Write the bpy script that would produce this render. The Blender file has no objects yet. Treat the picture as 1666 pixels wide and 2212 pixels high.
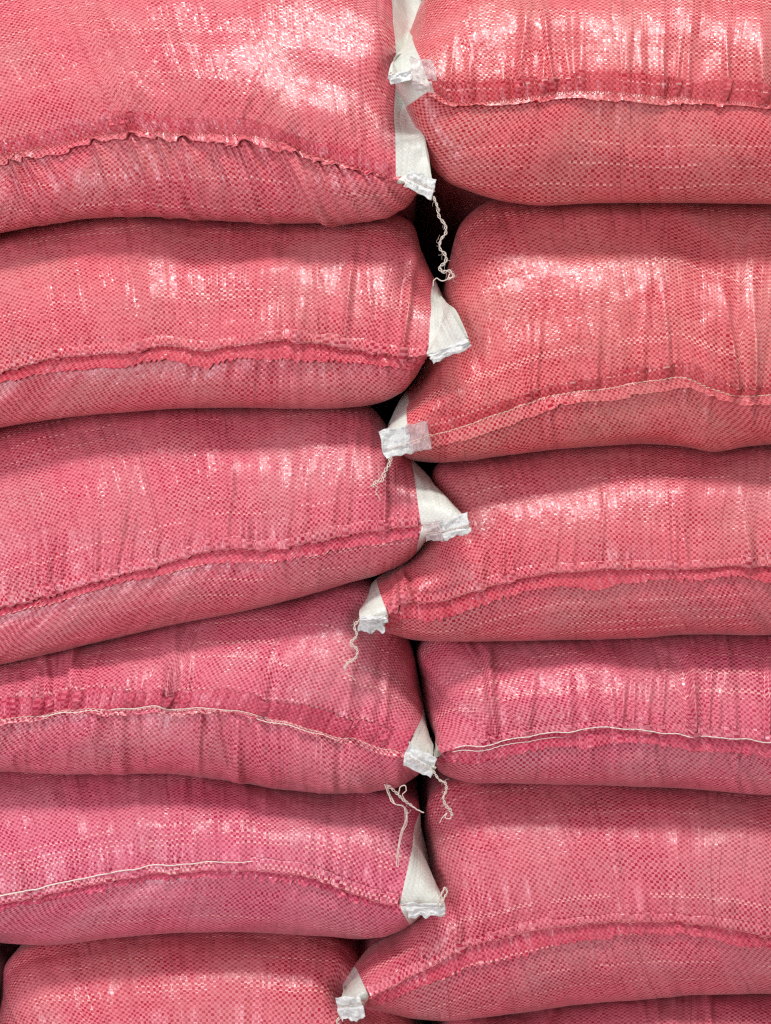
import bpy, math, random
import numpy as np

# ------------------------------------------------------------------ camera, world, lamps, exposure
sc = bpy.context.scene
COL = sc.collection
K = 0.00045            # metres per photo pixel (1666 px wide picture) on the plane of the sack fronts
DC = 1.05              # camera distance to that plane
CX, CY = 833.0, 1106.0
ZC = 0.655             # height of the optical axis above the floor

cam_d = bpy.data.cameras.new('camera'); cam = bpy.data.objects.new('camera', cam_d); COL.objects.link(cam)
cam.location = (0, -DC, ZC); cam.rotation_euler = (math.radians(90), 0, 0)
cam_d.sensor_fit = 'VERTICAL'; cam_d.sensor_height = 24
cam_d.lens = 24 / 2 / (1106 * K / DC)
cam_d.clip_start = 0.01; cam_d.clip_end = 100
sc.camera = cam

world = bpy.data.worlds.new('World'); sc.world = world; world.use_nodes = True
bg = world.node_tree.nodes['Background']
bg.inputs[0].default_value = (1.0, 0.95, 0.98, 1); bg.inputs[1].default_value = 0.42

def area(name, loc, target, sx, sy, power, color):
    d = bpy.data.lights.new(name, 'AREA'); d.shape = 'RECTANGLE'; d.size = sx; d.size_y = sy
    d.energy = power; d.color = color
    o = bpy.data.objects.new(name, d); COL.objects.link(o); o.location = loc
    from mathutils import Vector
    o.rotation_euler = (Vector(target) - Vector(loc)).to_track_quat('-Z', 'Y').to_euler()
    return o
# a ceiling tube in front of the stack, and the soft daylight of the open side behind the photographer
area('ceiling_lamp', (0.35, -1.35, ZC + 3.2), (0, 0.05, ZC), 1.4, 0.42, 102, (1.0, 0.985, 0.96))
area('doorway_light', (-1.4, -2.5, ZC - 0.15), (0, 0, ZC), 1.1, 1.5, 58, (0.97, 0.90, 1.0))

sc.view_settings.view_transform = 'Standard'; sc.view_settings.look = 'None'
sc.view_settings.exposure = 0.0; sc.view_settings.gamma = 1.0
sc.view_settings.use_curve_mapping = False
sc.cycles.use_denoising = False
sc.cycles.filter_width = 1.3
sc.cycles.max_bounces = 5; sc.cycles.diffuse_bounces = 4; sc.cycles.glossy_bounces = 2
sc.cycles.sample_clamp_indirect = 4

rng = np.random.default_rng(7)

# ------------------------------------------------------------------ helpers
def world_pt(px, py, d):
    """photo pixel + distance behind the front plane -> point in the scene"""
    f = (DC + d) / DC
    return np.stack([(px - CX) * K * f, d + 0 * px, ZC + (CY - py) * K * f], -1)

def spline(pts, n=2000):
    P = np.array(pts, float)
    P = np.vstack([2 * P[0] - P[1], P, 2 * P[-1] - P[-2]])
    out = []
    m = max(4, n // (len(P) - 3))
    t = np.linspace(0, 1, m, endpoint=False)[:, None]
    for i in range(1, len(P) - 2):
        p0, p1, p2, p3 = P[i - 1], P[i], P[i + 1], P[i + 2]
        # centripetal-ish tangents that do not overshoot on uneven spacing
        d1 = max(np.linalg.norm(p2 - p1), 1e-6); d0 = max(np.linalg.norm(p1 - p0), 1e-6); d2 = max(np.linalg.norm(p3 - p2), 1e-6)
        m1 = d1 * ((p1 - p0) / d0 * d1 + (p2 - p1) / d1 * d0) / (d0 + d1)
        m2 = d1 * ((p2 - p1) / d1 * d2 + (p3 - p2) / d2 * d1) / (d1 + d2)
        h = t
        out.append((2*h**3-3*h**2+1)*p1 + (h**3-2*h**2+h)*m1 + (-2*h**3+3*h**2)*p2 + (h**3-h**2)*m2)
    out.append(P[-2][None])
    return np.vstack(out)

def resample(pts, s):
    C = spline(pts)
    L = np.r_[0, np.cumsum(np.linalg.norm(np.diff(C[:, :2], axis=0), axis=1))]
    t = s * L[-1]
    return np.stack([np.interp(t, L, C[:, k]) for k in range(C.shape[1])], -1), L[-1]

def arc_at(pts, p):
    C = spline(pts); L = np.r_[0, np.cumsum(np.linalg.norm(np.diff(C, axis=0), axis=1))]
    return L[np.argmin(np.hypot(C[:, 0]-p[0], C[:, 1]-p[1]))] / L[-1]

def noise2(x, y, seed):
    """smooth value noise, -1..1"""
    r = np.random.default_rng(seed); tab = r.uniform(-1, 1, (64, 64))
    xi = np.floor(x).astype(int); yi = np.floor(y).astype(int); fx = x - xi; fy = y - yi
    fx = fx*fx*(3-2*fx); fy = fy*fy*(3-2*fy)
    g = lambda a, b: tab[a % 64, b % 64]
    return (g(xi, yi)*(1-fx)+g(xi+1, yi)*fx)*(1-fy) + (g(xi, yi+1)*(1-fx)+g(xi+1, yi+1)*fx)*fy
def noise1(x, seed): return noise2(np.asarray(x, float), np.zeros_like(np.asarray(x, float)) + .37, seed)

def mesh_obj(name, verts, faces, mat, parent=None, uv=None, nrm=None, smooth=True):
    me = bpy.data.meshes.new(name)
    verts = np.ascontiguousarray(verts, np.float32); faces = np.ascontiguousarray(faces, np.int32)
    k = faces.shape[1]
    me.vertices.add(len(verts)); me.vertices.foreach_set('co', verts.ravel())
    me.loops.add(faces.size); me.loops.foreach_set('vertex_index', faces.ravel())
    me.polygons.add(len(faces))
    me.polygons.foreach_set('loop_start', np.arange(0, faces.size, k, dtype=np.int32))
    me.update(calc_edges=True); me.validate()
    if smooth: me.polygons.foreach_set('use_smooth', np.ones(len(faces), bool))
    if uv is not None:
        l = me.uv_layers.new(name='weave')
        l.data.foreach_set('uv', np.ascontiguousarray(uv[faces.ravel()], np.float32).ravel())
    if nrm is not None:
        me.normals_split_custom_set_from_vertices([tuple(v) for v in nrm])
    me.materials.append(mat)
    o = bpy.data.objects.new(name, me); COL.objects.link(o)
    if parent is not None: o.parent = parent
    return o

def grid_faces(nr, nc, wrap_r=False, wrap_c=False):
    r = np.arange(nr if wrap_r else nr - 1)[:, None]; c = np.arange(nc if wrap_c else nc - 1)[None, :]
    r2 = (r + 1) % nr; c2 = (c + 1) % nc
    a = r*nc + c; b = r*nc + c2; d = r2*nc + c2; e = r2*nc + c
    return np.stack([a, b, d, e], -1).reshape(-1, 4)

def grid_normals(P):
    du = np.gradient(P, axis=1); dv = np.gradient(P, axis=0)
    n = np.cross(du, dv); l = np.linalg.norm(n, axis=-1, keepdims=True)
    return n / np.maximum(l, 1e-9)

def tube(path, rad, nseg=6):
    """swept tube along a 3-D path (n,3); returns verts, faces"""
    P = np.asarray(path, float); n = len(P)
    T = np.gradient(P, axis=0); T /= np.maximum(np.linalg.norm(T, axis=1, keepdims=True), 1e-9)
    up = np.array([0.13, -1.0, 0.21]); up /= np.linalg.norm(up)
    A = np.cross(T, up); A /= np.maximum(np.linalg.norm(A, axis=1, keepdims=True), 1e-9); B = np.cross(A, T)
    rad = np.broadcast_to(np.asarray(rad, float), (n,))
    a = np.linspace(0, 2*math.pi, nseg, endpoint=False)
    V = P[:, None] + rad[:, None, None]*(np.cos(a)[None, :, None]*A[:, None] + np.sin(a)[None, :, None]*B[:, None])
    return V.reshape(-1, 3), grid_faces(n, nseg, wrap_c=True)

class Geo:
    def __init__(s): s.v = []; s.f = []; s.n = 0
    def add(s, v, f): s.v.append(v); s.f.append(f + s.n); s.n += len(v)
    def build(s, name, mat, parent=None): return mesh_obj(name, np.vstack(s.v), np.vstack(s.f), mat, parent)

# ------------------------------------------------------------------ materials
class N:
    def __init__(s, mat):
        mat.use_nodes = True; s.t = mat.node_tree; s.t.nodes.clear()
    def node(s, typ, **kw):
        n = s.t.nodes.new(typ)
        for k, v in kw.items(): setattr(n, k, v)
        return n
    def put(s, sock, v):
        if isinstance(v, bpy.types.NodeSocket): s.t.links.new(v, sock)
        else: sock.default_value = v
    def m(s, op, a, b=0.0, c=None):
        n = s.node('ShaderNodeMath', operation=op); s.put(n.inputs[0], a); s.put(n.inputs[1], b)
        if c is not None: s.put(n.inputs[2], c)
        return n.outputs[0]
    def ramp01(s, x, lo, hi):
        n = s.node('ShaderNodeMapRange', interpolation_type='SMOOTHSTEP'); s.put(n.inputs[0], x); s.put(n.inputs[1], lo); s.put(n.inputs[2], hi)
        return n.outputs[0]
    def mix(s, f, a, b):
        n = s.node('ShaderNodeMix', data_type='RGBA'); s.put(n.inputs[0], f); s.put(n.inputs[6], a); s.put(n.inputs[7], b)
        return n.outputs[2]
    def vec(s, x, y, z=0.0):
        n = s.node('ShaderNodeCombineXYZ'); s.put(n.inputs[0], x); s.put(n.inputs[1], y); s.put(n.inputs[2], z); return n.outputs[0]
    def white(s, v):
        n = s.node('ShaderNodeTexWhiteNoise', noise_dimensions='3D'); s.put(n.inputs['Vector'], v)
        c = s.node('ShaderNodeSeparateColor'); s.t.links.new(n.outputs['Color'], c.inputs[0]); return c.outputs
    def noise(s, v, scale, detail=0.0):
        n = s.node('ShaderNodeTexNoise'); s.put(n.inputs['Vector'], v); n.inputs['Scale'].default_value = scale; n.inputs['Detail'].default_value = detail
        return n.outputs[0]

def weave_mat(name, dark, light, beige, seed=0.0, contrast=1.0, rough=0.19, tilt=1.0, whiteness=False):
    mat = bpy.data.materials.new(name); n = N(mat)
    uvn = n.node('ShaderNodeUVMap', uv_map='weave')
    sep = n.node('ShaderNodeSeparateXYZ'); n.put(sep.inputs[0], uvn.outputs[0])
    u0, v0 = sep.outputs[0], sep.outputs[1]
    wob = n.noise(uvn.outputs[0], 0.045)
    wob2 = n.noise(n.vec(v0, u0, 3.1), 0.06)
    ju = n.noise(n.vec(u0, n.m('MULTIPLY', v0, 0.03), seed), 0.9); jv = n.noise(n.vec(n.m('MULTIPLY', u0, 0.03), v0, seed + 5), 0.9)   # tapes of uneven width
    u = n.m('ADD', u0, n.m('MULTIPLY_ADD', wob, 2.2, n.m('MULTIPLY', ju, 0.6))); v = n.m('ADD', v0, n.m('MULTIPLY_ADD', wob2, 2.2, n.m('MULTIPLY', jv, 0.6)))
    iu, iv = n.m('FLOOR', u), n.m('FLOOR', v); fu, fv = n.m('FRACT', u), n.m('FRACT', v)
    chk = n.m('FLOORED_MODULO', n.m('ADD', iu, iv), 2.0)
    rc = n.white(n.vec(iu, iv, seed)); rcol = n.white(n.vec(iu, 0.5, seed + 11)); rrow = n.white(n.vec(0.5, iv, seed + 23))
    eu = n.m('MINIMUM', fu, n.m('SUBTRACT', 1.0, fu)); ev = n.m('MINIMUM', fv, n.m('SUBTRACT', 1.0, fv))
    e = n.m('MINIMUM', eu, ev)
    inside = n.ramp01(e, 0.0, 0.05)
    big = n.noise(uvn.outputs[0], 0.035, 1.0)
    cvar = n.m('MULTIPLY', n.ramp01(n.noise(n.vec(u0, v0, 7.7), 0.05), 0.30, 0.62), 0.28)
    cvar = n.m('ADD', cvar, 0.74)
    dk = n.m('MULTIPLY', n.m('MULTIPLY', chk, inside), n.m('MULTIPLY', cvar, contrast))
    dk = n.m('MULTIPLY', dk, n.m('ADD', 0.55, n.m('MULTIPLY', rc[0], 0.60)))
    dk = n.m('MINIMUM', dk, 1.0)
    lightc = n.mix(n.m('MULTIPLY', n.ramp01(big, 0.36, 0.74), 0.75), light, beige)
    # single tapes that are paler or deeper than the rest
    lightc = n.mix(n.m('MULTIPLY', n.ramp01(rcol[0], 0.80, 1.0), 0.18), lightc, dark)
    lightc = n.mix(n.m('MULTIPLY', n.ramp01(rrow[0], 0.75, 1.0), 0.14), lightc, dark)
    col = n.mix(dk, lightc, dark)
    # folded weft tapes: thin pale dashed lines running along the cloth
    dash = n.m('MULTIPLY', n.m('GREATER_THAN', rrow[1], 0.93), n.m('MULTIPLY', n.m('LESS_THAN', fv, 0.5), n.m('SUBTRACT', 1.0, chk)))
    dash = n.m('MULTIPLY', dash, n.m('GREATER_THAN', n.noise(n.vec(u0, iv, 2.0), 0.05), 0.42))
    col = n.mix(n.m('MULTIPLY', dash, 0.8), col, (0.88, 0.47, 0.42, 1) if not whiteness else (0.85, 0.86, 0.8, 1))
    # split warp tapes: dark hair lines
    line = n.m('MULTIPLY', n.m('GREATER_THAN', rcol[1], 0.955), n.m('LESS_THAN', fu, 0.30))
    line = n.m('MULTIPLY', line, n.m('GREATER_THAN', n.noise(n.vec(iu, v0, 5.0), 0.06), 0.46))
    col = n.mix(n.m('MULTIPLY', line, 0.5 if not whiteness else 0.2), col, (0.22, 0.03, 0.04, 1) if not whiteness else (0.4, 0.38, 0.3, 1))
    # dust and handling wear
    dust = n.m('MULTIPLY', n.ramp01(n.noise(n.vec(u0, v0, seed + 3), 0.022, 4.0), 0.50, 0.78), 0.16)
    col = n.mix(dust, col, (0.60, 0.40, 0.38, 1) if not whiteness else (0.30, 0.26, 0.20, 1))
    # tape relief: every over-passing stretch of tape is a little bowed and a little tilted
    k = 0.17 * tilt; a = 0.11 * tilt
    tx = n.m('ADD', n.m('MULTIPLY', n.m('SUBTRACT', rc[1], 0.5), a), n.m('MULTIPLY', n.m('SUBTRACT', rcol[2], 0.5), 0.21*tilt))
    ty = n.m('ADD', n.m('MULTIPLY', n.m('SUBTRACT', rc[2], 0.5), a), n.m('MULTIPLY', n.m('SUBTRACT', rrow[2], 0.5), 0.07*tilt))
    # fine gathers that run with the warp
    strk = n.m('MULTIPLY', n.m('SUBTRACT', n.noise(n.vec(n.m('MULTIPLY', u0, 0.42), n.m('MULTIPLY', v0, 0.018), seed + 2), 1.0, 1.0), 0.5), 1.05)
    strk = n.m('MULTIPLY', strk, n.ramp01(n.noise(n.vec(n.m('MULTIPLY', u0, 0.03), n.m('MULTIPLY', v0, 0.03), seed + 8), 1.0), 0.35, 0.65))
    tx = n.m('ADD', tx, strk)
    bowx = n.m('MULTIPLY', n.m('MULTIPLY', n.m('SUBTRACT', fu, 0.5), 2*k), chk)
    bowy = n.m('MULTIPLY', n.m('MULTIPLY', n.m('SUBTRACT', fv, 0.5), 2*k), n.m('SUBTRACT', 1.0, chk))
    nx = n.m('ADD', n.m('MULTIPLY', n.m('ADD', tx, bowx), 0.5), 0.5)
    ny = n.m('ADD', n.m('MULTIPLY', n.m('ADD', ty, bowy), 0.5), 0.5)
    nm = n.node('ShaderNodeNormalMap', space='TANGENT', uv_map='weave'); n.put(nm.inputs['Color'], n.vec(nx, ny, 1.0)); nm.inputs['Strength'].default_value = 1.0
    p = n.node('ShaderNodeBsdfPrincipled'); n.put(p.inputs['Base Color'], col)
    n.put(p.inputs['Roughness'], n.m('ADD', rough, n.m('MULTIPLY', rc[0], 0.10)))
    n.put(p.inputs['Normal'], nm.outputs[0])
    n.put(p.inputs['Specular IOR Level'], n.m('ADD', 0.08, n.m('MULTIPLY', n.m('POWER', rc[1], 2.5), 0.40)))
    p.inputs['Coat Weight'].default_value = 0.19; p.inputs['Coat Roughness'].default_value = 0.30
    p.inputs['Sheen Weight'].default_value = 0.13; p.inputs['Sheen Roughness'].default_value = 0.35; p.inputs['Sheen Tint'].default_value = (1.0, 0.60, 0.58, 1)
    out = n.node('ShaderNodeOutputMaterial')
    n.t.links.new(p.outputs[0], out.inputs[0])
    return mat

def film_mat(name, color, alpha, rough=0.25, bump=0.5):
    mat = bpy.data.materials.new(name); n = N(mat)
    tc = n.node('ShaderNodeTexCoord')
    no = n.noise(tc.outputs['Object'], 260.0, 3.0); no2 = n.noise(tc.outputs['Object'], 90.0, 2.0)
    b = n.node('ShaderNodeBump'); b.inputs['Strength'].default_value = bump; b.inputs['Distance'].default_value = 0.002; n.put(b.inputs['Height'], n.m('ADD', no, no2))
    p = n.node('ShaderNodeBsdfPrincipled')
    c2 = tuple(x*0.86 for x in color[:3]) + (1,)
    n.put(p.inputs['Base Color'], n.mix(n.ramp01(no2, .4, .65), color, c2)); p.inputs['Roughness'].default_value = rough
    n.put(p.inputs['Alpha'], n.m('ADD', alpha - 0.08, n.m('MULTIPLY', no2, 0.16)) if alpha < 1 else 1.0)
    n.put(p.inputs['Normal'], b.outputs[0])
    out = n.node('ShaderNodeOutputMaterial'); n.t.links.new(p.outputs[0], out.inputs[0])
    return mat

def plain_mat(name, c1, c2, scale, rough=0.8, bump=0.3):
    mat = bpy.data.materials.new(name); n = N(mat)
    tc = n.node('ShaderNodeTexCoord'); no = n.noise(tc.outputs['Object'], scale, 4.0)
    p = n.node('ShaderNodeBsdfPrincipled'); n.put(p.inputs['Base Color'], n.mix(n.ramp01(no, .35, .65), c1, c2)); p.inputs['Roughness'].default_value = rough
    b = n.node('ShaderNodeBump'); b.inputs['Strength'].default_value = bump; b.inputs['Distance'].default_value = 0.001; n.put(b.inputs['Height'], no)
    n.put(p.inputs['Normal'], b.outputs[0])
    out = n.node('ShaderNodeOutputMaterial'); n.t.links.new(p.outputs[0], out.inputs[0])
    return mat

M_WHITE = weave_mat('white_woven_stripe', (0.50, 0.52, 0.45, 1), (0.66, 0.69, 0.62, 1), (0.58, 0.59, 0.52, 1), 3.0, 0.35, 0.30, 1.0, True)
M_TAB = film_mat('white_tape', (0.76, 0.79, 0.76, 1), 0.80, 0.28, 0.8)
M_TABC = film_mat('clear_tape', (0.66, 0.56, 0.55, 1), 0.42)
M_THREAD = plain_mat('cotton_thread', (0.80, 0.74, 0.64, 1), (0.66, 0.58, 0.48, 1), 900)
M_STITCH = plain_mat('stitch_thread', (0.62, 0.47, 0.36, 1), (0.78, 0.66, 0.54, 1), 300)
M_STITCHR = plain_mat('stitch_thread_red', (0.42, 0.07, 0.08, 1), (0.58, 0.22, 0.19, 1), 300)
M_STITCHW = plain_mat('stitch_thread_white', (0.82, 0.76, 0.70, 1), (0.74, 0.64, 0.56, 1), 300)
M_FLOOR = plain_mat('concrete', (0.42, 0.40, 0.37, 1), (0.34, 0.33, 0.30, 1), 14, 0.85)
M_BACKDROP = plain_mat('gap_shade_dark', (0.10, 0.10, 0.10, 1), (0.07, 0.07, 0.07, 1), 9, 0.9)  # shade of the gaps between sacks, put into the backdrop colour
M_GREY = weave_mat('grey_woven', (0.10, 0.075, 0.085, 1), (0.17, 0.13, 0.14, 1), (0.13, 0.11, 0.11, 1), 9.0, 0.6)

def cloth_set(i, hue):
    """dye differs a little from sack to sack: hue -1 more orange, +1 more pink"""
    d = np.array([0.37, 0.013, 0.033]); l = np.array([0.67, 0.170, 0.192]); b = np.array([0.59, 0.228, 0.222])
    sh = np.array([0.0, 0.003, 0.026]) * hue
    f = lambda c, g=1.0: tuple(np.clip(c + sh*g, 0, 1)) + (1,)
    return (weave_mat('red_weave', f(d, .8), f(l, 1.6), f(b, 1.6), 40.0 + i),
            weave_mat('red_fringe', f(d*np.array([1.05, 1.1, 1.1]), 1), f(l*np.array([.93, .72, .76]), 1.2), f(l*np.array([.84, .5, .54]), 1.2), 80.0 + i, 0.95, 0.20, 1.6))

# ------------------------------------------------------------------ floor and added backdrop
def sheet(name, v, mat):
    o = mesh_obj(name, np.array(v, float), np.array([[0, 1, 2, 3]]), mat, smooth=False); o['kind'] = 'structure'; return o
sheet('floor', [(-4, -4, 0), (4, -4, 0), (4, 0.95, 0), (-4, 0.95, 0)], M_FLOOR)
sheet('added_backdrop', [(-4, 0.95, 0), (4, 0.95, 0), (4, 0.95, 3), (-4, 0.95, 3)], M_BACKDROP)  # added behind the stack to block light showing through the gaps

# ------------------------------------------------------------------ sacks
CELL = 0.0025
NC, NU, NL, NV, NB = 460, 72, 54, 7, 5
DT = 0.115              # how far behind the front the sacks touch each other

class Sack: pass

def ridges(sack, xpx, dist, specs, r):
    """pleats pulled in by the stitching: narrow ridges that run away from the seam and die out"""
    h = np.zeros_like(xpx)
    for (x0, x1, cnt, amp, length) in specs:
        xs = np.sort(r.uniform(x0, x1, cnt))
        for x in xs:
            w = r.choice([r.uniform(3.5, 6.5), r.uniform(6.0, 14.0)]); a = amp * r.uniform(0.35, 1.1); ln = length * r.uniform(0.5, 1.3); sl = r.uniform(-0.12, 0.12) + sack.slant
            c = x + sl * dist; ww = w * (1 + dist / 260.0)
            env = np.exp(-(dist / ln)**2) * (0.35 + 0.65 * np.clip(dist / 14.0, 0, 1))
            q = (xpx - c) / ww
            h += 1.45 * a * env * (np.exp(-q*q) - 0.25 * np.exp(-(q/2.8)**2))
    return h

def build_surface(cfg):
    S = Sack(); S.cfg = cfg; S.slant = cfg.get('slant', 0.0); seed = cfg['seed']; r = np.random.default_rng(seed)
    s = np.linspace(0, 1, NC)
    # finer columns towards both ends
    wl, wr = cfg.get('white', (0.05, 0.05)); tl, tr = cfg.get('tb', (None, None))
    kx, ky = [0.0, 1.0], [0.0, 1.0]
    for p, w in ((tl, wl), (tr, 1 - wr)):        # the white stripe meets the body outline at this point
        if p is not None: kx.append(w); ky.append(arc_at(cfg['T'], p))
    o = np.argsort(kx); sT = np.interp(s, np.array(kx)[o], np.array(ky)[o])
    kk = np.exp(-(np.arange(-12, 13)/6.0)**2); kk /= kk.sum(); sT[1:-1] = np.convolve(np.r_[2*sT[0]-sT[12:0:-1], sT, 2*sT[-1]-sT[-2:-14:-1]], kk, 'valid')[1:-1]
    T, LT = resample(cfg['T'], sT); Sm, LS = resample(cfg['S'], s); B, LB = resample(cfg['B'], s)
    S.s = s; S.LS = LS
    # irregular wander of the stitched line
    wob = 3.0 * noise1(Sm[:, 0] / 55.0, seed + 1) + 1.6 * noise1(Sm[:, 0] / 19.0, seed + 2)
    edge = np.clip(np.minimum(s, 1 - s) / 0.08, 0, 1)
    Sm = Sm.copy(); Sm[:, 1] += wob * edge
    y0 = cfg.get('y', 0.0)
    dS = y0 + 0.006 * noise1(Sm[:, 0] / 210.0, seed + 3)
    eL, eR = cfg.get('ear', (0.0, 0.0))
    endL = np.clip(1 - s / 0.16, 0, 1)**2; endR = np.clip(1 - (1 - s) / 0.16, 0, 1)**2
    dS = dS + eL * endL + eR * endR
    dT = DT + cfg.get('yt', 0.0); bl, br_ = cfg.get('bulge', (0, 0))
    rows = []; dep = []
    nl, nu = cfg.get('nl', 2.7), cfg.get('nu', 1.85)
    # the belly hangs forward of the place where the sack rests on the one below
    mids = np.clip(np.minimum(s, 1 - s) / 0.14, 0, 1); mids = mids*mids*(3-2*mids)
    dB = dT - (dT - y0 - cfg.get('belly', 0.050)) * mids
    rise = 16.0 * mids
    for q in np.linspace(1, 0, NV)[:-1]:
        p = B.copy(); p[:, 1] -= rise * q**2
        rows.append(p); dep.append(dB + (dT - dB) * q)
    for ph in np.linspace(math.pi/2, 0, NL)[:-1]:
        f = math.sin(ph)**(2/nl); g = 1 - math.cos(ph)**(2/nl) if ph < math.pi/2 - 1e-6 else 1.0
        rows.append(Sm + (B - Sm) * f); dep.append(dS + (dB - dS) * g)
    for ph in np.linspace(0, math.pi/2, NU):
        f = math.sin(ph)**(2/nu); g = 1 - math.cos(ph)**(2/nu) if ph < math.pi/2 - 1e-6 else 1.0
        p = Sm + (T - Sm) * f; p[:, 0] += (bl*np.clip(1 - s/0.10, 0, 1)**1.5 + br_*np.clip(1 - (1-s)/0.10, 0, 1)**1.5) * math.sin(math.pi*f)
        rows.append(p); dep.append(dS + (dT - dS) * g)
    PX = np.array(rows); D = np.array(dep)               # (R, NC, 2), (R, NC)
    S.seam = NL - 1 + NV - 1
    for (x, y, rx, ry, a) in cfg.get('dents', []):
        D = D + a * np.exp(-((PX[..., 0]-x)/rx)**2 - ((PX[..., 1]-y)/ry)**2)
    S.PX, S.D, S.Sm, S.dS = PX, D, Sm, dS
    return S

def finish_surface(S):
    cfg = S.cfg; seed = cfg['seed']; r = np.random.default_rng(seed + 50)
    P = world_pt(S.PX[..., 0], S.PX[..., 1], S.D)
    seam = S.seam
    seg = np.linalg.norm(np.diff(P, axis=0), axis=-1)
    arc = np.vstack([np.zeros((1, NC)), np.cumsum(seg, axis=0)]); arc = arc - arc[seam]
    nrm = grid_normals(P)
    if nrm[seam + 5, NC // 2, 1] > 0: nrm = -nrm
    X = S.PX[..., 0]; dist = np.abs(arc) / K
    up = arc >= 0
    h = np.where(up, 1.3*ridges(S, X, dist, cfg.get('pu', []), r), 0) + np.where(~up, ridges(S, X, dist, cfg.get('pl', []), r), 0)
    su = S.s[None, :] * S.LS
    h = h + 0.0030 * noise2(su / 130 + 3, arc / K / 95 + 9, seed + 5) + 0.0010 * noise2(su / 48, arc / K / 60 + 20, seed + 6) \
          + 0.00035 * noise2(su / 17, arc / K / 26 + 40, seed + 7)
    # grain settled inside: no displacement where the sacks press on each other
    R = P.shape[0]; q = np.abs(np.arange(R) - seam) / np.where(np.arange(R) < seam, seam, R - 1 - seam)
    fade = np.where(np.arange(R) < seam, np.clip((1 - q) / 0.30, 0, 1), np.clip((1 - q) / 0.22, 0, 1))[:, None]
    # crease along the stitching
    h = h - 0.0016 * np.exp(-(dist / 9.0)**2)
    P = P + nrm * (h * fade)[..., None]
    # body running back into the stack
    back = [0.18, 0.35, 0.60, 0.80, 0.90]
    def ring_back(row, y): 
        Q = row.copy(); Q[:, 1] = y; return Q
    c0 = P[0].mean(0); cN = P[-1].mean(0); zm = 0.5*(P[0][:, 2] + P[-1][:, 2])
    low = []; top = []
    for y in back:
        a = ring_back(P[0], y); b = ring_back(P[-1], y)
        if y > 0.8:
            f = 0.8
            a[:, 2] = zm + (a[:, 2] - zm) * f; b[:, 2] = zm + (b[:, 2] - zm) * f
        low.append(a); top.append(b)
    G = np.concatenate([np.array(low[::-1]), P, np.array(top)], 0)
    # nothing below the floor
    if cfg.get('floor'): G[..., 2] = np.maximum(G[..., 2], 0.0005)
    S.off = NB; S.seamG = seam + NB
    seg = np.linalg.norm(np.diff(G, axis=0), axis=-1)
    arcG = np.vstack([np.zeros((1, NC)), np.cumsum(seg, axis=0)]); arcG = arcG - arcG[S.seamG]
    n = grid_normals(G)
    if n[S.seamG + 5, NC // 2, 1] > 0: n = -n; S.flip = True
    else: S.flip = False
    S.G, S.N, S.arc = G, n, arcG
    S.U = S.s * S.LS * K / CELL; S.V = arcG / CELL

def on_surface(S, w, h, cols=None):
    """points w metres away from the seam (up positive) and h metres proud of the cloth, one per column"""
    cols = np.arange(NC) if cols is None else cols
    w = np.broadcast_to(w, cols.shape); h = np.broadcast_to(h, cols.shape)
    out = np.empty((len(cols), 3))
    for j, c in enumerate(cols):
        a = S.arc[:, c]; k = np.clip(np.searchsorted(a, w[j]) - 1, 0, len(a) - 2)
        t = (w[j] - a[k]) / max(a[k+1] - a[k], 1e-9); t = min(max(t, 0), 1)
        p = S.G[k, c]*(1-t) + S.G[k+1, c]*t; nn = S.N[k, c]*(1-t) + S.N[k+1, c]*t
        out[j] = p + nn * h[j]
    return out

def loop_strip(name, S, sections, cols, mat, parent, uscale=1.0):
    """closed cross-section [(w, h), ...] swept along the seam -> one mesh with weave coordinates"""
    rings = [on_surface(S, w, h, cols) for (w, h) in sections]
    V = np.array(rings); nr, nc = V.shape[:2]
    f = grid_faces(nr, nc, wrap_r=True)
    i, j = 2, nc//2                          # faces look outwards
    nn = np.cross(V[i, j+1] - V[i, j], V[i+1, j] - V[i, j])
    if np.dot(nn, S.N[S.seamG, cols[j]]) < 0: f = f[:, ::-1]
    wv = np.array([np.broadcast_to(w, (nc,)) for (w, h) in sections]) / CELL
    uv = np.stack([np.broadcast_to(S.U[cols], (nr, nc)), wv + 0.5*np.arange(nr)[:, None]*0], -1).reshape(-1, 2)
    o = mesh_obj(name, V.reshape(-1, 3), f, mat, parent, uv); o.data.set_sharp_from_angle(angle=math.radians(38)); return o

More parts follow.
